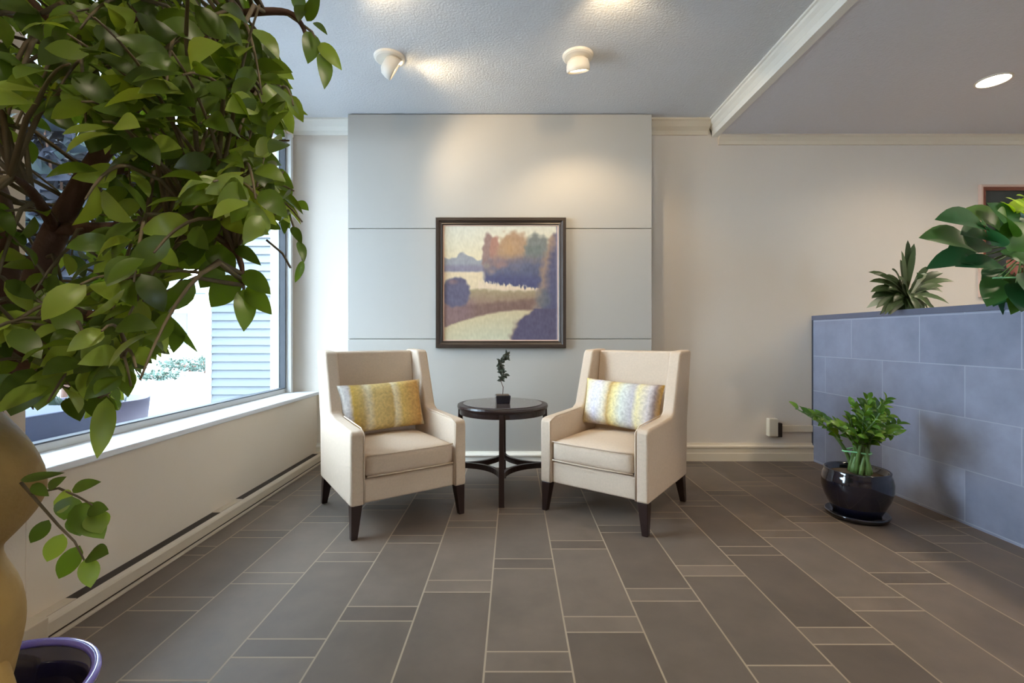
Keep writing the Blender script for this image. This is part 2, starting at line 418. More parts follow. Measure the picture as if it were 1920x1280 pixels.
# ------------------------------------------------------------------ baseboard heater
ht = thing('baseboard_heater', 'long low beige baseboard heater at the foot of the wall under the window', 'heater', (XW, 1.66, 0))
HY0, HY1 = 0.0, 2.44
b = MB(); b.prism([(.0, .022), (.069, .022), (.069, .066), (.064, .074), (.050, .084), (.050, .07), (.0, .07)], HY0, HY1, 'y').build('casing', M['heater'], ht)
MB().box(0, .064, HY0, HY1, .012, .022).build('toe_recess', M['dark'], ht)
MB().box(0, .077, HY0, HY1, 0, .012).build('toe_strip', M['heater'], ht, bevel=.002)
MB().box(0, .049, HY0, HY1, .07, .0835).build('grille_slot', M['dark'], ht)
for a, c in ((0, .14), (1.02, 1.24), (2.36, 2.44)):
    MB().box(0, .050, a, c, .0835, .087).build('slot_cover', M['heater'], ht, bevel=.002)
MB().box(0, .082, -.11, 0, 0, .10).build('end_cap', M['heater'], ht, bevel=.004)

# ------------------------------------------------------------------ armchairs
def rounded_slab(x0, x1, y0, y1, z0, z1, crown=.02, n=10, name='', puff=.0):
    """soft box cushion"""
    mb = MB(); cx, cy, cz = (x0+x1)/2, (y0+y1)/2, (z0+z1)/2; hx, hy, hz = (x1-x0)/2, (y1-y0)/2, (z1-z0)/2
    bm = bmesh.new(); bmesh.ops.create_cube(bm, size=2); bmesh.ops.subdivide_edges(bm, edges=bm.edges[:], cuts=n, use_grid_fill=True)
    r = min(hx, hy, hz) * .42
    vs = []
    for v in bm.verts:
        p = Vector((v.co.x * hx, v.co.y * hy, v.co.z * hz))
        q = Vector((max(-hx+r, min(hx-r, p.x)), max(-hy+r, min(hy-r, p.y)), max(-hz+r, min(hz-r, p.z))))
        d = p - q
        if d.length > 0: p = q + d.normalized() * min(r, d.length) if d.length > r else q + d
        u, w = 1 - (p.x/hx)**2, 1 - (p.y/hy)**2
        if v.co.z > .9: p.z += crown * u * w * 1.2
        if v.co.z < -.9: p.z -= puff * u * w
        t = 1 - (p.z/hz)**2
        p.y += (-1 if p.y < 0 else 1) * crown * .5 * max(0, u) * max(0, t) * (abs(v.co.y) > .9)
        vs.append((p.x+cx, p.y+cy, p.z+cz))
    bm.verts.ensure_lookup_table(); bm.verts.index_update()
    fs = [tuple(v.index for v in f.verts) for f in bm.faces]; bm.free()
    return mb.add(vs, fs)

def make_chair(label, loc, rz):
    t = thing('armchair', label, 'armchair', loc, rz, 'wing armchairs beside the round table')
    sidep = [(-.36, .18), (-.362, .56), (-.35, .585), (-.31, .59), (.04, .605), (.085, .63), (.215, .985), (.235, 1.005), (.435, 1.01), (.445, .99), (.36, .55), (.345, .18)]
    for sx in (-1, 1):
        a, c = (.274 * sx, .352 * sx)
        nm = 'side_panel'
        sp_ = MB().prism(sidep, min(a, c), max(a, c), 'x').build(nm, M['fabric'], t, bevel=.016, seg=4)
        # welt seam down the arm front
        MB().tube([(.279*sx, -.362, .19), (.279*sx, -.364, .57), (.279*sx, -.30, .595), (.279*sx, .04, .61)], .004, 6).build('welting', M['fabric'], sp_, smooth=True)
    MB().box(-.274, .274, -.345, .32, .185, .315).build('seat_rail', M['fabric'], t, bevel=.012, seg=3)
    bk = MB(); bk.prism([(.22, .30), (.335, .30), (.44, .985), (.425, 1.0), (.33, 1.0), (.318, .985)], -.274, .274, 'x')
    bk.build('backrest', M['fabric'], t, bevel=.018, seg=4)
    sc_ = rounded_slab(-.268, .268, -.355, .225, .322, .452, .022).build('seat_cushion', M['fabric'], t, smooth=True)
    pts = []
    for z in (.332, .446):
        mbw = MB(); mbw.tube([(-.262, -.358, z), (-.12, -.368, z), (.12, -.368, z), (.262, -.358, z)], .0045, 6)
        mbw.build('piping', M['fabric'], sc_, smooth=True)
    for sx, sy in ((-1,-1),(1,-1),(1,1),(-1,1)):
        top = (sx * .315, .0 + (-.325 if sy < 0 else .305), .185); bot = (sx * .328, (-.335 if sy < 0 else .345), 0)
        MB().frustum(bot, .017, top, .03).build('leg', M['wood'], t, bevel=.003)
    return t
LC = (-.79, 2.98, 0); LR = math.radians(34.8)
RC = (.667, 3.027, 0); RR = math.radians(-36.7)
make_chair('beige wing armchair left of the round table, holding the gold striped pillow', LC, LR)
make_chair('beige wing armchair right of the round table, holding the pale cream striped pillow', RC, RR)

def make_pillow(label, mat, base, rz, dx, dz, tilt, roll=0):
    W_, H2, T_ = .56, .315, .15; n = 22; mb = MB(); vs = []; fs = []
    for side in (-1, 1):
        o = len(vs)
        for i in range(n + 1):
            for j in range(n + 1):
                u, v = i / n * 2 - 1, j / n * 2 - 1
                th = (max(0, (1 - abs(u) ** 2.6)) * max(0, (1 - abs(v) ** 2.6))) ** .55
                pinch = 1 - .05 * (1 - abs(u)**2) * abs(v)**3; pinx = 1 - .05 * (1 - abs(v)**2) * abs(u)**3
                wr = .006 * noise.noise(Vector((u * 3, v * 3, side))) * th
                vs.append((u * W_ / 2 * pinx, side * (T_ / 2 * th + wr), v * H2 / 2 * pinch))
        for i in range(n):
            for j in range(n):
                a = o + i * (n + 1) + j; q = (a, a + 1, a + n + 2, a + n + 1)
                fs.append(q if side > 0 else q[::-1])
    mb.add(vs, fs); o = mb.build('throw_pillow', mat, smooth=True)
    bm = bmesh.new(); bm.from_mesh(o.data); bmesh.ops.remove_doubles(bm, verts=bm.verts, dist=.0005); bm.to_mesh(o.data); bm.free()
    R = Matrix.Rotation(rz, 4, 'Z')
    loc = Vector(base) + R @ Vector(dx); o.location = loc
    o.rotation_euler = (R @ Matrix.Rotation(tilt, 4, 'X') @ Matrix.Rotation(roll, 4, 'Y')).to_euler()
    tag(o, label, 'pillow', 'striped lumbar pillows on the armchairs'); return o
make_pillow('gold and yellow striped lumbar pillow in the left armchair', M['pillow_a'], LC, LR, (-.015, .105, .645), 0, math.radians(-14), math.radians(-1.5))
make_pillow('pale cream and silver striped lumbar pillow in the right armchair', M['pillow_b'], RC, RR, (-.01, .105, .645), 0, math.radians(-14), math.radians(2))

# ------------------------------------------------------------------ round side table
TX, TY = -.078, 3.31
tb = thing('side_table', 'dark round wooden side table between the two armchairs', 'side table', (TX, TY, 0))
MB().lathe([(.0, .592), (.30, .592), (.318, .598), (.322, .612), (.318, .624), (.30, .626), (0, .626)], 72).build('tabletop', M['wood'], tb, smooth=False, bevel=.0)
MB().lathe([(.0, .626), (.278, .626), (.28, .629), (.277, .631), (0, .631)], 72).build('glass_inset', M['tabletop'], tb)
MB().lathe([(.285, .560), (.305, .560), (.305, .594), (.285, .594)], 72, cap=False).build('apron', M['wood'], tb)
for k in range(4):
    a = -PI/2 + k * PI/2; c, s_ = math.cos(a), math.sin(a)
    MB().frustum((c * .312, s_ * .312, 0), .0185, (c * .30, s_ * .30, .595), .015).build('leg', M['wood'], tb, bevel=.002)
for k in range(4):
    a0 = -PI/2 + k * PI/2; a1 = a0 + PI/2; am = a0 + PI/4
    p0 = Vector((math.cos(a0), math.sin(a0), 0)) * .305; p1 = Vector((math.cos(a1), math.sin(a1), 0)) * .305
    mid = Vector((math.cos(am), math.sin(am), 0)) * .045
    pts = []
    for i in range(13):
        t = i / 12; p = p0 * (1-t)**2 + mid * 2 * t * (1-t) + p1 * t * t; pts.append(p)
    mb = MB(); o = 0
    for i, p in enumerate(pts):
        d = (pts[min(i+1, 12)] - pts[max(i-1, 0)]).normalized(); n_ = Vector((-d.y, d.x, 0)) * .011
        mb.v += [tuple(p + n_ + Vector((0,0,.168))), tuple(p - n_ + Vector((0,0,.168))), tuple(p - n_ + Vector((0,0,.205))), tuple(p + n_ + Vector((0,0,.205)))]
    for i in range(12):
        for q in range(4): mb.f.append((i*4+q, i*4+(q+1)%4, i*4+4+(q+1)%4, i*4+4+q))
    mb.f += [(0,1,2,3), (48,49,50,51)]
    mb.build('stretcher', M['wood'], tb)
# little sprig in a dark square pot
sg = thing('table_plant', 'small grey green sprig in a dark square pot on the round table', 'plant', (-.078, 3.30, .631), math.radians(8))
MB().frustum((0,0,0), .047, (0,0,.055), .052).build('pot', M['pot'], sg, bevel=.004)
MB().box(-.044, .044, -.044, .044, .05, .057).build('pebbles', M['soil'], sg)
st = [(0,0,.05), (.004,0,.11), (-.012,0,.15), (.01,0,.20), (-.02,.01,.25), (-.012,0,.29), (.02,0,.32), (.035,0,.345)]
MB().tube(st, [.003]*8, 6).build('stem', M['branch'], sg, smooth=True)
lf = MB()
for i in range(95):
    t = random.uniform(.28, 1) * 7; k = min(6, int(t)); p = Vector(st[k]).lerp(Vector(st[k+1]), t - k)
    if .55 < t / 7 * 1.0 < .56: continue
    d = Vector((random.uniform(-1,1), random.uniform(-1,1), random.uniform(-.5,.9))).normalized()
    lf.leaf(p, p + d * random.uniform(.026, .046), random.uniform(.014, .022), Vector((random.uniform(-.6,.6), -1, .4)))
lf.build('foliage', M['sprig'], sg, smooth=True, fix=False)

# ------------------------------------------------------------------ paintings
def canvas_colour(u, v):
    n = noise.noise(Vector((u * 7, v * 7, 1))) ; n2 = noise.noise(Vector((u * 22, v * 22, 5))); n3 = noise.noise(Vector((u*60, v*30, 9)))
    mix = lambda a, b, t: tuple(a[i] + (b[i] - a[i]) * max(0, min(1, t)) for i in range(3))
    sm = lambda a, b, x: max(0, min(1, (x - a) / (b - a)))
    c = mix((206, 208, 196), (226, 212, 176), v / .35)
    # far tree line and far water
    ft = .265 + .02 * math.sin(u * 26) + .02 * n2 - .02 * math.exp(-((u - .16) / .05) ** 2)
    if u < .42:
        c = mix(c, (152, 154, 160), sm(ft, ft + .015, v)); c = mix(c, (136, 132, 148), sm(.33, .36, v))
        c = mix(c, (214, 196, 168), sm(.395, .41, v + n2 * .01))
    # open water and grass meadow
    if v > .40: c = mix(c, (222, 204, 170), sm(.40, .42, v))
    g = .54 + .03 * (u - .3) + .015 * n
    if v > g: c = mix(c, mix((164, 150, 116), (150, 124, 108), sm(.0, .14, v - g)), sm(g, g + .02, v))
    sh = .70 - .06 * sm(.3, .9, u) + .012 * n2
    if .12 < u: c = mix(c, (122, 96, 88), sm(sh - .03, sh, v) * .8)
    # near river
    rv = .885 - .33 * u - .10 * max(0, u - .30) * -2.2 if u < .35 else .7695 - .06 * (u - .35) + .02
    rv = max(.735, .89 - .42 * u + .28 * u * u) + .006 * n2
    c = mix(c, mix((206, 190, 152), (198, 198, 172), (v - rv) / .25), sm(rv - .008, rv + .012, v))
    # left bank and bush
    if v < rv and v > .60 and u < .30: c = mix(c, (134, 108, 108), .75 * sm(.60, .68, v) * (1 - sm(.2, .3, u)))
    d = math.hypot((u - .11) / .125, (v - .595) / (.15 if v < .595 else .12)) + .15 * n2
    c = mix(c, (100, 96, 116), sm(1.05, .9, d)); c = mix(c, (140, 112, 108), sm(.6, .2, math.hypot((u - .08) / .1, (v - .49) / .05)) * .7)
    # the big stand of trees
    def blob(c, cx, cy, rx, ry, col, e=.12, f=.22):
        d = math.hypot((u - cx) / rx, (v - cy) / ry) + f * n2 + .12 * n
        return mix(c, col, sm(1 + e, 1 - e, d))
    lo = .49 + .13 * (u - .35)
    c0 = c
    c = blob(c, .40, .27, .065, .20, (146, 122, 116)); c = blob(c, .45, .24, .05, .15, (166, 126, 112)); c = blob(c, .61, .25, .155, .20, (168, 140, 114)); c = blob(c, .82, .26, .12, .19, (118, 124, 122))
    body = sm(.335, .375, u + .012 * n2) * sm(.24 + .02 * n, .30 + .02 * n, v)
    low_ = mix((150, 126, 118), (98, 100, 122), sm(.22, .38, v + .08 * n + .05 * n2 + .18 * (u - .5)))
    low_ = mix(low_, (84, 86, 118), sm(.40, .47, v + .03 * n3))
    c = mix(c, low_, body * sm(.16, .32, v + .05 * n))
    for bx, by, br, bc in ((.50, .33, .07, (170, 134, 122)), (.42, .40, .04, (176, 150, 130)), (.58, .20, .09, (188, 152, 108)), (.66, .34, .08, (108, 112, 132)), (.80, .22, .06, (104, 116, 112)), (.74, .38, .06, (92, 98, 118)), (.37, .35, .03, (158, 152, 134))):
        c = mix(c, bc, .55 * sm(1.2, .2, math.hypot(u - bx, v - by) / br + .5 * n2) * (c != c0))
    c = mix(c0, c, (1 - sm(lo - .008, lo + .012, v + n3 * .03)) * (u > .32))
    # glints on the water under the trees
    if u > .30 and u < .86: c = mix(c, (226, 206, 180), sm(lo - .005, lo + .015, v + n3 * .03) * (1 - sm(g + .0, g + .03, v + .03 * n2)) * .85)
    # right foreground tree
    e = .955 - .05 * sm(.10, .3, v) - .05 * sm(.30, .6, v) - .14 * sm(.66, .95, v) - .10 * sm(.74, .82, v) + .03 * n2 + .02 * n
    top = .05 + 1.1 * max(0, .96 - u)
    if v > top: c = mix(c, mix((156, 134, 118), (92, 92, 118), sm(e - .01, e + .05, u)), sm(e - .06, e - .01, u) * sm(top, top + .03, v))
    c = mix(c, (108, 112, 116), .7 * sm(1.1, .5, math.hypot((u - .87) / .08, (v - .64) / .10) + .3 * n2))
    if v > .72: c = mix(c, (92, 86, 108), sm(e - .03, e, u))
    if u > .982: c = mix(c, (132, 130, 152), .8)
    return tuple(max(0, min(255, q + n3 * 9 + n2 * 6)) for q in c)

pic = thing('painting', 'framed landscape painting of a river and autumn trees on the back wall above the table', 'painting', (0, PY, 0))
fy = -.035
def yp(px): return (px - VX) / F * (PY + fy)
def zp(py): return HC - (py - VY) / F * (PY + fy)
X0, X1, Z0, Z1 = yp(816.5), yp(1061.5), zp(652.5), zp(407)
bw = .062
fr = MB()
def frame_ring(mb, X0, X1, Z0, Z1, bw, prof):
    """mitred frame: prof = list of (inset 0..1, y)"""
    o = len(mb.v); n = len(prof)
    for q, y in prof:
        i = q * bw
        for x, z in ((X0+i, Z0+i), (X1-i, Z0+i), (X1-i, Z1-i), (X0+i, Z1-i)): mb.v.append((x, y, z))
    for a in range(n - 1):
        for k in range(4): mb.f.append((o+a*4+k, o+a*4+(k+1)%4, o+(a+1)*4+(k+1)%4, o+(a+1)*4+k))
frame_ring(fr, X0, X1, Z0, Z1, bw, [(0, 0), (0, -.030), (.08, -.038), (.45, -.038), (.55, -.030), (.75, -.024), (.88, -.026), (1, -.018), (1, -.006)])
fr.build('frame', M['frame'], pic, fix=True)
sl = MB(); frame_ring(sl, X0+bw, X1-bw, Z0+bw, Z1-bw, .008, [(0, -.016), (1, -.014), (1, -.008)]); sl.build('slip', M['frame_pale'], pic)
NX = 150; me = bpy.data.meshes.new('canvas'); vs = []; fs = []
cx0, cx1, cz0, cz1 = X0 + bw + .004, X1 - bw - .004, Z0 + bw + .004, Z1 - bw - .004
for j in range(NX + 1):
    for i in range(NX + 1): vs.append((cx0 + (cx1 - cx0) * i / NX, -.010, cz1 + (cz0 - cz1) * j / NX))
for j in range(NX):
    for i in range(NX):
        a = j * (NX + 1) + i; fs.append((a, a + NX + 1, a + NX + 2, a + 1))
o = len(vs); vs += [(cx0, -.002, cz0), (cx1, -.002, cz0), (cx1, -.002, cz1), (cx0, -.002, cz1)]; fs.append((o, o+3, o+2, o+1))
me.from_pydata(vs, [], fs); at = me.color_attributes.new('paint', 'FLOAT_COLOR', 'POINT')
for j in range(NX + 1):
    for i in range(NX + 1): at.data[j * (NX + 1) + i].color = srgb(*canvas_colour(i / NX, j / NX))
me.materials.append(M['art']); o = bpy.data.objects.new('canvas', me); C.objects.link(o); o.parent = pic

pic2 = thing('framed_print', 'dark framed print on the right of the back wall behind the counter plants', 'picture', (0, YB, 0))
def xb(px): return (px - VX) / F * YB
def zb(py): return HC - (py - VY) / F * YB
A0, A1, B0, B1 = xb(1834), xb(1834) + .84, zb(557), zb(347)
f2 = MB(); frame_ring(f2, A0, A1, B0, B1, .022, [(0, 0), (0, -.02), (.3, -.026), (1, -.024), (1, -.01)]); f2.build('outer_moulding', M['frame_pale'], pic2)
f3 = MB(); frame_ring(f3, A0+.022, A1-.022, B0+.022, B1-.022, .03, [(0, -.024), (.3, -.030), (1, -.018), (1, -.004)]); f3.build('frame', M['frame_red'], pic2)
MB().box(A0+.05, A1-.05, -.008, -.002, B0+.05, B1-.05).build('print', M['art2'], pic2)

# ------------------------------------------------------------------ reception desk
XD = 2.65
dk = thing('reception_desk', 'grey blue tiled reception desk standing against the back wall at right', 'desk', (0, 0, 0))
dk.location = (XD, YB, 0)
def D(mb):  # world -> local
    mb.v = [(v[0] - XD, v[1] - YB, v[2]) for v in mb.v]; return mb
o = D(MB().box(XD, XD + .16, -1.2, YB - .001, 0, 1.245)).build('tiled_front', M['desk'], dk)
D(MB().box(XD - .006, XD + .17, -1.2, YB - .001, 1.245, 1.285)).build('cap', M['cap'], dk, bevel=.003)
D(MB().box(XD - .004, XD, YB - .016, YB - .001, 0, 1.245)).build('edge_strip', M['steel'], dk)
D(MB().box(XD + .16, XD + .85, -1.2, YB - .03, 1.02, 1.06)).build('worktop', M['counter'], dk, bevel=.003)
D(MB().box(XD + .16, XD + .75, -1.2, YB - .03, 0, 1.02)).build('cabinet', M['counter'], dk)

# cable box + raceway on the back wall
cb = thing('wall_outlet', 'small cream outlet box low on the back wall beside the desk', 'outlet', (0, YB, 0))
MB().box(xb(1436), xb(1453), -.055, 0, zb(816), zb(783)).build('cover', M['outlet'], cb, bevel=.006)
MB().box(xb(1453), xb(1463), -.035, 0, zb(818), zb(792)).build('socket_body', M['dark'], cb, bevel=.003)
o = MB().box(xb(1463), XD - .002, YB - .016, YB, zb(809), zb(797)).build('cable_raceway', M['base'], bevel=.002)
tag(o, 'narrow cream cable raceway running from the outlet box to the desk', 'raceway')

# ------------------------------------------------------------------ lamps
def spot(loc, aim, power, size, blend, parent, name='lamp', col=(1, .76, .46), rad=.03):
    l = bpy.data.lights.new(name, 'SPOT'); l.energy = power; l.color = col; l.spot_size = size; l.spot_blend = blend; l.shadow_soft_size = rad
    o = bpy.data.objects.new(name, l); C.objects.link(o); o.parent = parent
    o.location = Vector(loc) - (parent.location if parent else Vector())
    o.rotation_euler = Vector(aim).to_track_quat('-Z', 'Y').to_euler(); return o
def orient(mb, aim, at):
    R = Vector(aim).normalized().to_track_quat('-Z', 'Y').to_matrix()
    mb.v = [tuple(R @ Vector(v) + Vector(at)) for v in mb.v]; return mb
def canopy_spot(label, loc, aim, power, ang=75):
    t = thing('ceiling_spotlight', label, 'ceiling light', loc, 0, 'adjustable spotlights on the ceiling')
    MB().lathe([(0, 0), (.105, 0), (.10, -.014), (.088, -.02), (0, -.02)], 40).build('base_ring', M['white_metal'], t, smooth=False)
    h = MB().lathe([(0, .045), (.045, .04), (.07, .02), (.078, -.01), (.078, -.045), (.070, -.048), (.066, -.03), (0, -.028)], 36)
    hs_ = orient(h, aim, (0, 0, -.055)).build('housing', M['white_metal'], t, smooth=True)
    g = MB().lathe([(0, -.036), (.062, -.036), (.062, -.032), (0, -.032)], 32)
    orient(g, aim, (0, 0, -.055)).build('lens', M['warm'], hs_)
    a = Vector(aim).normalized()
    s = spot(Vector(loc) + Vector((0, 0, -.055)) + a * .062, aim, power, math.radians(ang), .6, t)
    return t
canopy_spot('tilted white spotlight on the ceiling left of the other one, throwing light sideways', (-.845, 3.16, ZC), (.80, .38, -.50), 19, 120)
canopy_spot('white cylindrical spotlight on the ceiling above the right armchair', (.435, 3.14, ZC), (.12, .35, -1.0), 24, 115)
canopy_spot('white ceiling spotlight nearer the viewer on the left, above the frame edge', (-.80, 2.35, ZC), (.35, .9, -.34), 5, 125)
canopy_spot('white ceiling spotlight nearer the viewer on the right, above the frame edge', (.50, 2.35, ZC), (.2, .9, -.36), 10, 120)
def downlight(label, loc, power, size=150, r=.10):
    t = thing('recessed_downlight', label, 'ceiling light', loc, 0, 'recessed downlights in the low ceiling')
    MB().lathe([(r - .012, 0), (r, 0), (r, -.006), (r - .012, -.008)], 40, cap=False).build('trim_ring', M['white_metal'], t)
    MB().lathe([(0, -.003), (r - .012, -.003), (r - .012, -.001), (0, -.001)], 40).build('lens', M['warm2'], t)
    spot(Vector(loc) + Vector((0, 0, -.02)), (0, 0, -1), power, math.radians(size), .8, t, rad=.08, col=(1, .84, .62)); return t
downlight('round lit recessed downlight in the low grey ceiling at right', (3.33, 3.22, ZL), 30)
for (x, y, p) in ((3.33, 1.4, 100), (3.33, -.6, 90), (5.1, 3.22, 80), (5.1, 1.2, 90)):  # unseen lamps added as warm fill for the right side
    downlight('added fill downlight in the low ceiling outside the picture', (x, y, ZL), p)
for (x, y, p) in ((.9, .6, 60), (-.3, -.9, 60), (1.1, -2.0, 60)):  # more added fill lamps, out of view behind the camera
    downlight('added fill downlight in the main ceiling behind the viewer', (x, y, ZC), p)

# ------------------------------------------------------------------ floor plant by the desk
PX_, PYY = 2.10, 2.84
fp = thing('potted_plant', 'green leafy plant in a glossy black pot on the floor before the desk', 'potted plant', (PX_, PYY, 0))
MB().lathe([(0, 0), (.135, 0), (.16, .012), (.168, .032), (.160, .035), (.145, .022), (0, .02)], 56).build('saucer', M['pot'], fp, smooth=True)
MB().lathe([(0, .022), (.115, .022), (.125, .035), (.145, .075), (.170, .13), (.183, .18), (.184, .225), (.176, .26), (.168, .275), (.171, .290), (.165, .294), (.156, .285), (.152, .25), (0, .245)], 64).build('pot', M['pot'], fp, smooth=True)
MB().lathe([(0, .262), (.10, .26), (.153, .255), (.153, .24), (0, .24)], 40).build('soil', M['soil'], fp)
zl = MB(); zs = MB()
def wx(px, py, Y): return P(px, py, Y) - Vector((PX_, PYY, 0))
def arching(p0, p1, sag, n=10):
    p0 = Vector(p0); p1 = Vector(p1); out = []
    for i in range(n + 1):
        t = i / n; p = p0.lerp(p1, t); p.z += sag * math.sin(PI * t); out.append(p)
    return out
tips = [(1530, 778, 2.7), (1550, 790, 2.9), (1497, 768, 2.85), (1600, 762, 2.75), (1625, 748, 2.85), (1660, 750, 2.8), (1655, 756, 3.0), (1682, 795, 2.8), (1675, 815, 2.6), (1575, 800, 2.6), (1640, 790, 2.55), (1610, 795, 2.95), (1665, 780, 2.9), (1595, 785, 2.7), (1650, 775, 2.65), (1630, 765, 2.7), (1620, 780, 2.6), (1645, 760, 2.95), (1585, 810, 2.8), (1668, 805, 2.8), (1605, 815, 2.6), (1640, 815, 2.6)]
for i, (px, py, Y) in enumerate(tips):
    a = random.uniform(0, 2*PI); r = random.uniform(.02, .075)
    b0 = Vector((math.cos(a) * r, math.sin(a) * r, .27)); tip = wx(px, py, Y)
    mid = Vector((b0.x * .8 + tip.x * .12, b0.y * .8 + tip.y * .12, .50))
    pts = []
    for k in range(15):
        t = k / 14; pts.append(b0 * (1-t)**2 + mid * 2*t*(1-t) + tip * t*t)
    zs.tube(pts, [.013 - .009 * k / 14 for k in range(15)], 7)
    for k in range(7 if i not in (0, 2) else 6, 15):
        p = pts[k]; d = (pts[min(14, k+1)] - pts[k-1]).normalized(); sd = d.cross(Vector((random.uniform(-.5,.5), -.5, .8))).normalized()
        for q in (-1, 1):
            l = random.uniform(.062, .09) * (1 if k < 13 else .8)
            e = (d * .75 + sd * q * .75 + Vector((0, 0, random.uniform(-.1, .3)))).normalized()
            zl.leaf(p, p + e * l, l * .46, Vector((random.uniform(-.5,.5), -.7, .7)), fold=.25)
zs.build('stem', M['zstem'], fp, smooth=True); zl.build('foliage', M['zz'], fp, smooth=True, fix=False)
tie = MB(); ring = []
for k in range(25):
    a = 2*PI*k/24; ring.append((math.cos(a) * .074, math.sin(a) * .066 , .40 + .006 * math.sin(a*2)))
tie.tube(ring, .005, 6, cap=False).build('tie_band', M['tie'], fp, smooth=True)

# ------------------------------------------------------------------ counter plants
CZ = 1.06
cp = thing('counter_plant', 'small variegated green and white spiky plant on the tiled desk wall', 'plant', (2.735, 3.225, 1.285))
base = cp.location.copy()
MB().lathe([(0, 0), (.042, 0), (.054, .065), (.058, .065), (.058, .078), (.05, .078), (.048, .068), (0, .065)], 32).build('pot', M['potdark'], cp, smooth=False)
vl = MB()
vt = [(1628,510),(1630,528),(1634,556),(1642,578),(1652,588),(1668,590),(1690,588),(1712,588),(1735,584),(1748,574),(1768,548),(1779,526),(1768,512),(1702,450),(1690,470),(1742,500),(1650,540),(1748,540),(1675,566),(1722,566),(1697,575),(1655,520),(1714,468),(1752,560),(1640,545),(1672,505),(1730,515),(1660,575),(1740,580),(1705,560),(1684,552),(1694,584),(1702,592),(1680,586),(1722,588),(1710,580),(1690,530)]
vt += [(x_ + random.uniform(-14, 14), min(590, y_ + random.uniform(0, 26))) for x_, y_ in vt]
for i, (px, py) in enumerate(vt):
    Y = base.y + random.uniform(-.16, .10); tp = P(px, py, Y) - base
    b0 = Vector((random.uniform(-.02,.02), random.uniform(-.02,.02), .07))
    mid = b0.lerp(tp, .45) + Vector((0, -.01, .07 + .04 * random.random()))
    ns = 8; pts = [b0 * (1-t)**2 + mid * 2*t*(1-t) + tp * t*t for t in [k/ns for k in range(ns+1)]]
    w = random.uniform(.038, .054); o = len(vl.v)
    for k in range(ns+1):
        ww = w * .5 * (math.sin(PI * (k / ns) ** 1.3) ** .8 + .08) if k < ns else 0.0005
        d = (pts[min(ns,k+1)] - pts[max(0,k-1)]).normalized(); sd = d.cross(Vector((.1, -.85, .5))).normalized()
        for q in (-1, 0, 1): vl.v.append(tuple(pts[k] + sd * q * ww + Vector((0,-.3,.8)) * abs(q) * ww * .3))
    for k in range(ns):
        for q in (0, 1): vl.f.append((o+k*3+q, o+k*3+3+q, o+k*3+4+q, o+k*3+1+q))
vl.build('foliage', M['varieg'], cp, smooth=True, fix=False)

bp_ = thing('broadleaf_plant', 'large dark green broad leaved plant in a terracotta pot on the desk wall', 'plant', (2.735, 2.44, 1.285))
base = bp_.location.copy()
MB().lathe([(0, 0), (.068, 0), (.088, .185), (.098, .185), (.10, .225), (.088, .225), (.084, .20), (0, .19)], 40).build('pot', M['terra'], bp_)
MB().lathe([(0, .192), (.082, .192), (.082, .20), (0, .205)], 30).build('soil', M['soil'], bp_)
bl = MB(); bs = MB(); ll = MB()
blv = [((1850,430),(1752,412),60),((1830,470),(1722,446),62),((1840,480),(1735,505),40),((1880,440),(1800,395),60),((1900,430),(1850,380),50),((1880,500),(1790,500),36),
       ((1930,430),(1990,390),60),((1900,470),(1880,400),60),((1930,480),(2010,470),60),((1920,500),(1990,540),60),((1860,460),(1840,420),50),((1890,470),(1930,420),60),
       ((1870,520),(1850,575),40),((1890,530),(1880,590),40),((1905,530),(1915,585),44),((1850,500),(1870,560),36),((1930,520),(1945,590),40),((1830,500),(1800,492),30),((1865,540),(1842,560),30),((1895,545),(1898,575),36),((1880,515),(1845,545),40),((1910,520),(1925,575),50),((1885,510),(1862,575),46),((1900,515),(1895,590),44),((1875,470),(1930,500),50),((1860,450),(1800,440),56),((1890,440),(1870,395),60),((1920,510),(1960,580),60),((1855,460),(1775,470),50)]
for (b_, t_, w) in blv:
    Y = base.y + random.uniform(-.20, .10); B = P(*b_, Y) - base; T = P(*t_, Y + random.uniform(-.12, .06)) - base
    bl.leaf(B, T, w * 1.22 / F * Y, Vector((random.uniform(-.2,.2), -.8, .7)), curl=.10, fold=.2, seg=8)
    r0 = Vector((random.uniform(-.03,.03), random.uniform(-.03,.03), .19))
    bs.tube([r0, r0.lerp(B, .5) + Vector((0, 0, .06)), B], [.005, .004, .003], 6)
for (b_, t_, w) in [((1900,400),(1875,378),26),((1915,392),(1885,370),26),((1925,405),(1890,395),24),((1935,380),(1905,366),28),((1930,412),(1960,380),30),((1915,398),(1950,365),30),((1900,402),(1912,372),26)]:
    Y = base.y - .05; ll.leaf(P(*b_, Y) - base, P(*t_, Y) - base, w / F * Y, Vector((0, -.5, .9)), curl=.1)
bs.build('stem', M['zstem'], bp_, smooth=True); bl.build('foliage', M['broad'], bp_, smooth=True, fix=False)
ll.build('new_leaves', M['lime'], bp_, smooth=True, fix=False)['label'] = 'lime green new leaves'
MB().tube([P(1862, 521, base.y - .14) - base, P(1925, 520, base.y - .14) - base, P(1990, 521, base.y - .14) - base], .0045, 6).build('tie_band', M['tie'], bp_, smooth=True)

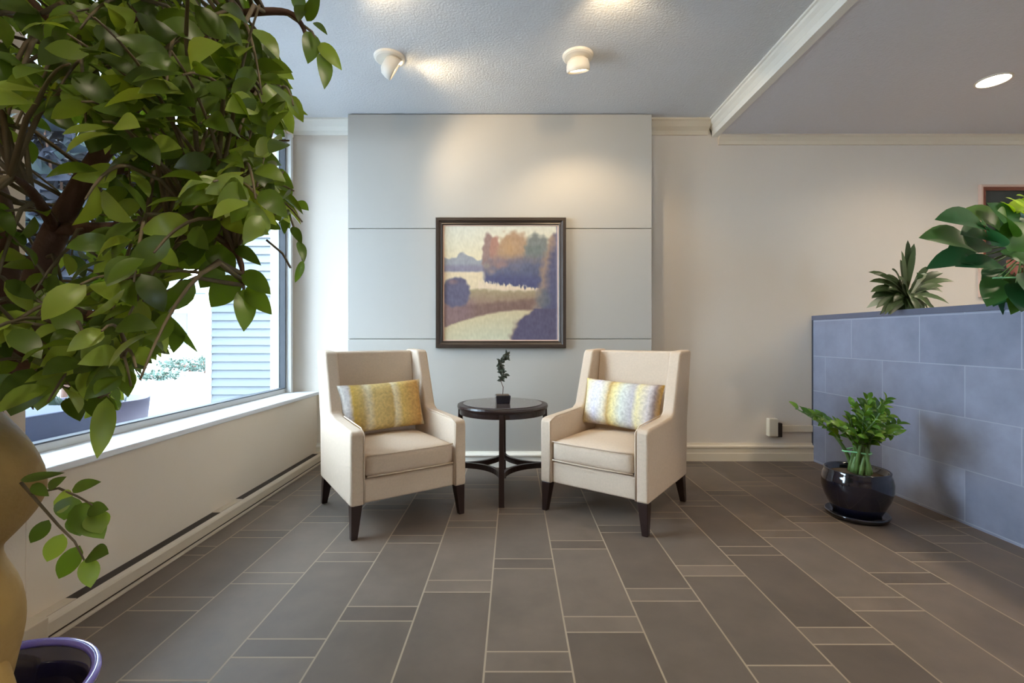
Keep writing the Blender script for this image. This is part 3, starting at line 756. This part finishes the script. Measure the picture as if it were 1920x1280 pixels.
# ------------------------------------------------------------------ the big ficus
FX, FY = -1.13, .94
fc = thing('potted_ficus', 'large leafy ficus tree with a swollen trunk in a dark blue glazed pot at left', 'potted tree', (FX, FY, 0))
fb = fc.location.copy()
MB().lathe([(0, 0), (.13, 0), (.15, .01), (.185, .12), (.205, .24), (.205, .315), (.218, .325), (.222, .338), (.20, .338), (.190, .30), (.172, .20), (.17, .19), (0, .185)], 72).build('pot', M['pot_blue'], fc, smooth=True)
MB().lathe([(.203, .338), (.222, .338), (.2225, .345), (.217, .3515), (.206, .350), (.2015, .344)], 72, cap=False).build('pot_rim', M['rim_highlight'], fc, smooth=True)['label'] = 'rim with a violet blue highlight painted in'
MB().lathe([(0, .235), (.17, .23), (.181, .22), (.175, .20), (0, .20)], 40).build('soil', M['soil'], fc)
tk = [((-.03,-.02,.20),.085), ((-.02,-.01,.30),.085), ((-.01,0,.38),.082), ((0,0,.46),.092), ((.0,0,.50),.098), ((.0,0,.54),.100), ((-.002,0,.58),.094), ((-.008,0,.62),.080), ((-.012,0,.66),.078), ((-.008,0,.69),.092), ((-.002,0,.72),.114), ((.002,0,.755),.130), ((.005,0,.79),.137), ((.0,0,.825),.132), ((-.01,0,.86),.120), ((-.025,0,.90),.098), ((-.04,0,.95),.076), ((-.05,0,1.03),.058)]
tr = MB(); tr.tube([p for p, r in tk], [r for p, r in tk], 32, wob=.10)
tr.tube([(-.10,-.06,.20), (-.10,-.05,.36), (-.08,-.03,.55), (-.10,-.02,.7), (-.12,0,.9)], [.04,.055,.07,.075,.05], 16, wob=.2)
tr.tube([(.12,.04,.22), (.09,.02,.30), (.05,.0,.42), (.03,0,.52)], [.022,.028,.04,.04], 12, wob=.2)
tr.tube([(.05,-.10,.22), (.04,-.08,.32), (.02,-.03,.46)], [.02,.03,.04], 12, wob=.2)
o = tr.build('trunk', M['bark'], fc, smooth=True, sub=1); 
def Q(px, py, Y): return P(px, py, Y) - fb
T0 = Vector((-.05, 0, .98))
br = {
 'B1': [T0, Q(25, 690, .93), Q(48, 600, .90), Q(70, 520, .90), Q(105, 430, .90), Q(155, 340, .92), Q(212, 245, .95), Q(235, 130, 1.0), Q(262, 0, 1.0), Q(280, -180, 1.0)],
 'B2': [T0, Q(-50, 640, .95), Q(0, 520, .95), Q(-4, 400, .98), Q(-45, 250, 1.0), Q(-60, 50, 1.0), Q(-30, -200, 1.0)],
 'B3': [Q(105, 430, .90), Q(230, 425, .82), Q(335, 410, .78), Q(440, 470, .76), Q(455, 535, .76)],
 'B4': [Q(155, 340, .92), Q(290, 300, 1.05), Q(420, 290, 1.12), Q(500, 350, 1.12), Q(545, 410, 1.12)],
 'B5': [Q(212, 245, .95), Q(320, 130, .88), Q(400, 70, .86), Q(440, 30, .86), Q(530, 22, .86), Q(565, 45, .86), Q(580, 95, .86)],
 'B6': [Q(48, 600, .90), Q(170, 590, .8), Q(250, 600, .78), Q(310, 625, .78)],
 'B7': [Q(-45, 250, 1.0), Q(-180, 200, 1.05), Q(-260, 160, 1.05)],
 'B8': [Q(25, 690, .93), Q(110, 670, .75), Q(160, 700, .70), Q(188, 745, .70)],
 'B9': [Q(235, 130, 1.0), Q(120, 60, .8), Q(40, -20, .75)],
 'B10': [Q(230, 425, .82), Q(300, 480, .9), Q(370, 500, 1.0)],
 'B11': [Q(320, 130, .88), Q(420, 160, .9), Q(490, 175, .92), Q(530, 200, .92)],
 'B12': [Q(105, 430, .90), Q(60, 360, .75), Q(20, 330, .68)],
}
rad = {'B1': (.036, .008), 'B2': (.05, .010)}
bm_ = MB(); nodes = []
for k, pts in br.items():
    # smooth the polyline
    sp = []
    for i in range(len(pts) - 1):
        p0 = pts[max(0, i-1)]; p1 = pts[i]; p2 = pts[i+1]; p3 = pts[min(len(pts)-1, i+2)]
        for q in range(5):
            t = q / 5
            sp.append(.5 * ((2*p1) + (p2-p0)*t + (2*p0-5*p1+4*p2-p3)*t*t + (-p0+3*p1-3*p2+p3)*t**3))
    sp.append(pts[-1]); r0, r1 = rad.get(k, (.013, .003))
    bm_.tube(sp, [r0 + (r1 - r0) * (i / (len(sp)-1)) ** .7 for i in range(len(sp))], 10, wob=.15)
    nodes += [(p, r0 + (r1 - r0) * i / len(sp)) for i, p in enumerate(sp)]
poly = [(-330,-330),(380,-330),(470,-160),(505,-20),(470,40),(520,100),(560,150),(570,235),(535,300),(578,395),(562,440),(500,425),(450,470),(410,500),(395,560),(370,500),(300,520),(310,580),(352,640),(290,690),(250,725),(235,760),(200,800),(150,790),(100,760),(40,775),(-60,790),(-330,760)]
def inside(x, y):
    c = False; n = len(poly)
    for i in range(n):
        x1, y1 = poly[i]; x2, y2 = poly[(i+1) % n]
        if (y1 > y) != (y2 > y) and x < (x2-x1)*(y-y1)/(y2-y1)+x1: c = not c
    return c
def proj(p):
    w = p + fb; return (VX + F * w.x / w.y, VY - F * (w.z - HC) / w.y)
def hole(x, y):
    """gaps in the crown through which the garden shows"""
    for cx, cy, rx, ry, k in ((75, 310, 90, 125, .86), (275, 120, 40, 50, .3), (300, 460, 40, 30, .55), (250, 500, 60, 25, .6), (115, 660, 50, 35, .7), (50, 480, 35, 70, .5), (180, 530, 40, 25, .5), (110, 740, 40, 25, .6)):
        if ((x-cx)/rx)**2 + ((y-cy)/ry)**2 < 1: return k
    return 0
TN = [q for q in nodes if proj(q[0])[0] < 505]
fl = MB(); tw = MB(); count = 0; tries = 0
cen = Vector((-.98 - FX, .95 - FY, 1.62))
ZN = [(240, 400, 400, 600, 34), (90, 240, 600, 800, 26), (400, 560, 280, 430, 22), (420, 560, 0, 230, 16), (-60, 90, 560, 760, 18)]
ZSUM = sum(q[4] for q in ZN)
while count < 320 + ZSUM and tries < 40000:
    tries += 1
    px, py = random.uniform(-330, 580), random.uniform(-330, 800)
    if count >= 320:
        acc = 320
        for q in ZN:
            acc += q[4]
            if count < acc: break
        px, py = random.uniform(q[0], q[1]), random.uniform(q[2], q[3])
    if not inside(px, py) or random.random() < hole(px, py): continue
    Y = random.uniform(.62, 1.34); p = Q(px, py, Y); w = p + fb
    if w.x < -1.5 or w.z > 2.35: continue
    if math.hypot(p.x - cen.x, (p.y - cen.y)) > .66: continue
    # nearest branch node
    bn = min(TN, key=lambda q: (q[0] - p).length_squared)[0]
    if (bn - p).length > .36: continue
    out = (p - bn); out = out.normalized() if out.length > .01 else Vector((1, 0, 0))
    d = (out * .8 + Vector((random.uniform(-.5,.5), random.uniform(-.6,.3), random.uniform(-.7,.25)))).normalized()
    Ln = random.uniform(.10, .19); pts = [bn]
    p1 = p; pts.append(bn.lerp(p, .6) + Vector((0, 0, .02))); pts.append(p)
    cur = p.copy(); dd = d.copy(); seq = [p.copy()]
    for k in range(5):
        dd = (dd + Vector((0, 0, -.16))).normalized(); cur = cur + dd * Ln / 5; seq.append(cur.copy())
    x2, y2 = proj(cur)
    if not inside(x2, y2) or random.random() < hole(x2, y2): continue
    tw.tube(pts + seq[1:], [.0042, .0035, .003] + [.0025 - .0003 * k for k in range(5)], 5)
    for k, q in enumerate(seq):
        for s_ in ((-1, 1) if k % 2 == 0 else (1,)):
            side = dd.cross(Vector((random.uniform(-.4,.4), random.uniform(-.4,.4), 1))).normalized() * s_ * random.choice((1, .8))
            e = (dd * .55 + side * .75 + Vector((0, 0, random.uniform(-.65, .05)))).normalized()
            l = random.uniform(.042, .064)
            tip = q + e * (l + .012); tx, ty = proj(tip)
            if not inside(tx, ty) or random.random() < hole(tx, ty) * .75: continue
            if (tip + fb).y < .52: continue
            view = -(tip + fb - Vector((0, 0, HC))).normalized()
            nr = view * random.uniform(.1, .9) + Vector((random.uniform(-.7,.7), random.uniform(-.7,.7), random.uniform(.1, 1.)))
            fl.leaf(q + e * .012, tip, l * random.uniform(.46, .56), nr, curl=random.uniform(.04, .16), fold=random.uniform(.1, .3))
    count += 1
# sprays read off at the edge of the crown: base px, tip px, width px, depth
hand = [((585,60),(577,120),34,.86),((572,18),(545,-8),26,.86),((588,42),(614,66),13,.86),((598,80),(641,132),27,.86),((604,100),(608,168),29,.86),((570,5),(560,42),24,.86),((575,40),(600,-10),24,.86),
 ((498,125),(549,136),30,.92),((478,135),(532,160),30,.92),((500,172),(578,216),22,.92),((520,205),(550,251),36,.92),((486,200),(498,248),34,.92),((470,165),(464,226),36,.92),((448,60),(492,118),42,.88),((420,80),(464,140),44,.88),((400,28),(470,40),38,.86),((420,160),(440,215),40,.9),
 ((548,425),(566,458),17,1.0),((560,452),(570,492),17,1.0),((568,488),(553,530),14,1.0),((540,395),(533,440),18,1.0),((552,380),(579,395),22,1.0),((535,350),(522,410),30,1.0),((520,330),(540,385),34,1.0),
 ((457,542),(457,622),38,.76),((462,538),(510,590),34,.76),((455,508),(508,552),36,.76),((448,518),(395,576),48,.76),((442,462),(490,498),24,.76),((415,395),(505,440),56,.72),((400,400),(372,466),48,.70),((385,470),(330,500),40,.8),((410,490),(375,540),44,.8),((395,460),(440,515),46,.78),((360,440),(355,500),44,.76),
 ((305,585),(372,662),15,.78),((285,610),(315,648),26,.78),((335,615),(325,662),26,.78),((262,650),(275,688),32,.78),((240,640),(210,680),32,.78),((232,655),(238,690),26,.8),((310,560),(268,600),40,.78),
 ((200,745),(182,860),36,.70),((165,740),(215,800),40,.72),((130,745),(150,790),34,.74),((60,690),(20,780),60,.70),((20,700),(-30,770),56,.70),((190,610),(205,690),44,.66),((120,575),(140,640),44,.66),((230,690),(240,745),30,.75),((150,690),(165,745),40,.7),((90,700),(70,770),44,.72),
 ((222,125),(230,208),52,.64),((222,95),(302,182),60,.64),((195,215),(168,288),50,.64),((200,215),(245,260),44,.66),((45,15),(80,78),44,.62),((170,85),(125,160),44,.70),((20,100),(-10,180),50,.66),((300,60),(352,20),40,.7)]
for b_, t_, w, Y in hand:
    B, T = Q(b_[0], b_[1], Y), Q(t_[0], t_[1], Y - random.uniform(0, .03))
    view = -(B + fb - Vector((0, 0, HC))).normalized()
    fl.leaf(B, T, w / F * Y, view + Vector((random.uniform(-.3,.3), random.uniform(-.2,.2), random.uniform(0,.35))), curl=.08, fold=.18, seg=8)
for pts in ([(440,30),(530,22),(565,45),(585,60),(604,100)], [(400,150),(455,155),(500,172),(520,205)], [(500,350),(540,395),(560,450),(568,488)], [(440,470),(458,520),(457,545)], [(500,450),(530,475),(545,502)], [(250,600),(300,585),(345,625)], [(188,745),(205,735)], [(212,245),(225,150),(222,95)]):
    Y = {440: .86, 400: .9, 500: 1.05, 250: .78, 188: .7, 212: .8}.get(pts[0][0], .78)
    tw.tube([Q(a, b_, Y) for a, b_ in pts], .0026, 5)
# low sprig leaving the swollen trunk
low = MB()
low.tube([Q(40, 905, .87), Q(75, 945, .84), Q(110, 985, .83), Q(140, 1015, .82), Q(158, 1050, .82)], [.0032, .0028, .0024, .002, .0015], 6)
low.tube([Q(60, 925, .85), Q(110, 915, .83), Q(145, 930, .83), Q(180, 950, .83)], [.0026, .0022, .0018, .0014], 6)
for b_, t_, w in [((92,974),(57,1018),26),((118,1000),(88,1053),32),((150,1022),(110,1085),34),((163,1045),(170,1102),32),((166,1040),(204,1038),36),((137,940),(100,940),42),((135,930),(120,975),40),((142,945),(195,1010),52),((165,955),(204,955),28),((135,918),(190,903),24),((38,900),(122,886),16),((60,908),(92,930),20),((150,960),(150,1005),42),((175,960),(190,1000),40),((90,915),(125,893),18)]:
    Y = .83; B, T = Q(b_[0], b_[1], Y), Q(t_[0], t_[1], Y - .01); view = -(B + fb - Vector((0, 0, HC))).normalized()
    fl.leaf(B, T, w / F * Y, view + Vector((random.uniform(-.3,.3), 0, random.uniform(0,.5))), curl=.06, fold=.18, seg=8)
bm_.build('branches', M['branch'], fc, smooth=True); tw.build('twigs', M['twig'], fc, smooth=True, fix=False)
low.build('low_branch', M['twig'], fc, smooth=True, fix=False)
fl.build('foliage', M['leaf'], fc, smooth=True, fix=False)

# ------------------------------------------------------------------ garden outside
struct(MB().box(-40, -2.2, -14, 45, -.12, -.02).build('ground', M['ground']))
hs = thing('neighbouring_house', 'pale house wall with horizontal siding seen through the window beside its jamb', 'house', (-2.45, 5.9, 0))
sd = MB(); sd.box(-1.43, .7, .03, 2.0, 0, 4.2)
z = 0.05
while z < 4.1:
    sd.prism([(.03, z), (0, z), (.022, z + .105), (.03, z + .105)], -1.43, .7, 'x'); z += .105
sd.build('siding', M['siding'], hs)
MB().box(-1.46, -1.40, -.012, .03, 0, 4.2).build('corner_board', M['framew'], hs)
MB().box(-1.7, .8, -.35, 2.2, 4.2, 4.3).build('eave', M['roof'], hs)
h2 = thing('garden_house', 'far pale house with a low grey roof beyond the paving', 'house', (-11.2, 17.5, 0))
MB().box(-4.4, 4.6, 0, 3.5, -.02, 2.75).build('wall', M['framew'], h2)
MB().prism([(-.6, 2.7), (4.1, 2.7), (1.75, 3.55)], -4.9, 5.0, 'x').build('roof', M['roof'], h2)
MB().box(-2.3, -1.1, -.04, .0, .8, 2.0).build('window', M['gasket'], h2)
def bush(label, name, loc, rx, ry, rz_, n, mat, size, cat='bush', group=None, zc=None, trunk=False):
    t = thing(name, label, cat, loc, 0, group); mb = MB()
    zc = rz_ if zc is None else zc
    for i in range(n):
        d = Vector((random.gauss(0,1), random.gauss(0,1), random.gauss(0,1))).normalized() * random.uniform(.55, 1) 
        p = Vector((d.x * rx, d.y * ry, max(.02, zc + d.z * rz_)))
        e = Vector((random.uniform(-1,1), random.uniform(-1,1), random.uniform(-.6,.8))).normalized() * size * random.uniform(.7, 1.3)
        mb.leaf(p, p + e, size * .5, Vector((random.uniform(-1,1), random.uniform(-1,1), random.uniform(-.3,1))), seg=3)
    mb.build('foliage', mat, t, smooth=True, fix=False)
    st = MB(); hgt = zc
    st.tube([(0,0,-.02), (.03,0,hgt*.5), (0,.02,hgt)], [max(.03, rx*.09), max(.02, rx*.06), .01], 8)
    for k in range(5):
        a = k * 2*PI/5; st.tube([(0,0,hgt*.45), (math.cos(a)*rx*.4, math.sin(a)*ry*.4, zc), (math.cos(a)*rx*.7, math.sin(a)*ry*.7, zc + rz_*.4)], [max(.015, rx*.04), .012, .006], 6)
    st.build('stem', M['branch'], t, smooth=True); return t
bush('low clipped green hedge in front of the far house', 'hedge', (-10.4, 15.0, -.02), 1.15, .45, .22, 600, M['hedge'], .12)
bush('small dark round shrub standing in front of the far hedge', 'shrub', (-9.45, 14.2, -.02), .22, .22, .28, 300, M['hedge'], .07)
bush('low spreading green shrub on the pale paving', 'ground_shrub', (-9.1, 11.9, -.02), .6, .3, .10, 420, M['hedge'], .09, zc=.12)
for i, (x, y, r, h) in enumerate(((-4.9, 5.1, .8, 3.0), (-7.0, 6.9, 1.0, 3.4), (-9.6, 8.9, 1.2, 3.4), (-6.7, 4.0, .95, 2.9))):
    bush(['tall dark garden tree outside the window, nearest the panes', 'dark blue green tree behind the nearest garden tree', 'dark tree farthest back among the garden trees', 'dark garden tree farthest left outside the window'][i], 'garden_tree', (x, y, -.02), r, r, 1.7, 1700, M['conifer'], .27, 'tree', 'dark trees in the garden', zc=h)
bo = thing('bowl_planter', 'lavender grey stone bowl planter outside the window', 'planter', (-2.68, 2.93, -.02))
MB().lathe([(0, 0), (.12, 0), (.13, .26), (.11, .36), (.14, .38), (.23, .44), (.29, .56), (.305, .72), (.285, .72), (.26, .64), (0, .62)], 48).build('bowl', M['bowl'], bo, smooth=True)
m_ = MB()
for i in range(170):
    a = random.uniform(0, 2*PI); r = random.uniform(0, .2); p = Vector((r*math.cos(a), r*math.sin(a), .62))
    e = Vector((random.uniform(-.6,.6), random.uniform(-.6,.6), random.uniform(.4,1))).normalized() * random.uniform(.06, .2)
    m_.leaf(p, p + e, .03, Vector((random.uniform(-1,1), -1, .5)), seg=4)
m_.build('foliage', M['hedge'], bo, smooth=True, fix=False)
o = MB().box(-3.4, -2.30, 1.2, 2.58, -.02, .72).build('garden_wall', M['bluebox'], bevel=.01)
tag(o, 'low slate blue garden wall block right outside the window at lower left', 'garden wall')
gv = MB()
for i in range(900):
    x, y = random.uniform(-3.4, -2.3), random.uniform(3.3, 5.7); r = random.uniform(.02, .045)
    gv.frustum((x, y, -.02), r, (x + random.uniform(-.01,.01), y, -.02 + r * 1.1), r * .5)
tag(gv.build('gravel_bed', M['gravel']), 'strip of grey gravel along the foot of the window outside', 'gravel', kind='stuff')

# ------------------------------------------------------------------ light
w = bpy.data.worlds.new('World'); bpy.context.scene.world = w; w.use_nodes = True
bg = w.node_tree.nodes['Background']; bg.inputs[0].default_value = (.68, .83, 1.0, 1); bg.inputs[1].default_value = 20
cam = bpy.data.cameras.new('camera'); co = bpy.data.objects.new('camera', cam); C.objects.link(co)
co.location = (0, 0, HC); co.rotation_euler = (PI/2, 0, 0)
cam.sensor_width = 36; cam.lens = F / 1920 * 36; cam.shift_x = -3/1920; cam.shift_y = -9/1920; cam.clip_start = .05; cam.clip_end = 200
bpy.context.scene.camera = co
sc = bpy.context.scene
sc.view_settings.view_transform = 'Standard'; sc.view_settings.look = 'None'; sc.view_settings.gamma = 1
sc.view_settings.use_curve_mapping = False; sc.view_settings.exposure = 0.40
sc.cycles.max_bounces = 10; sc.cycles.diffuse_bounces = 6; sc.cycles.transparent_max_bounces = 12
sc.cycles.use_denoising = True
sc.cycles.sample_clamp_indirect = 6
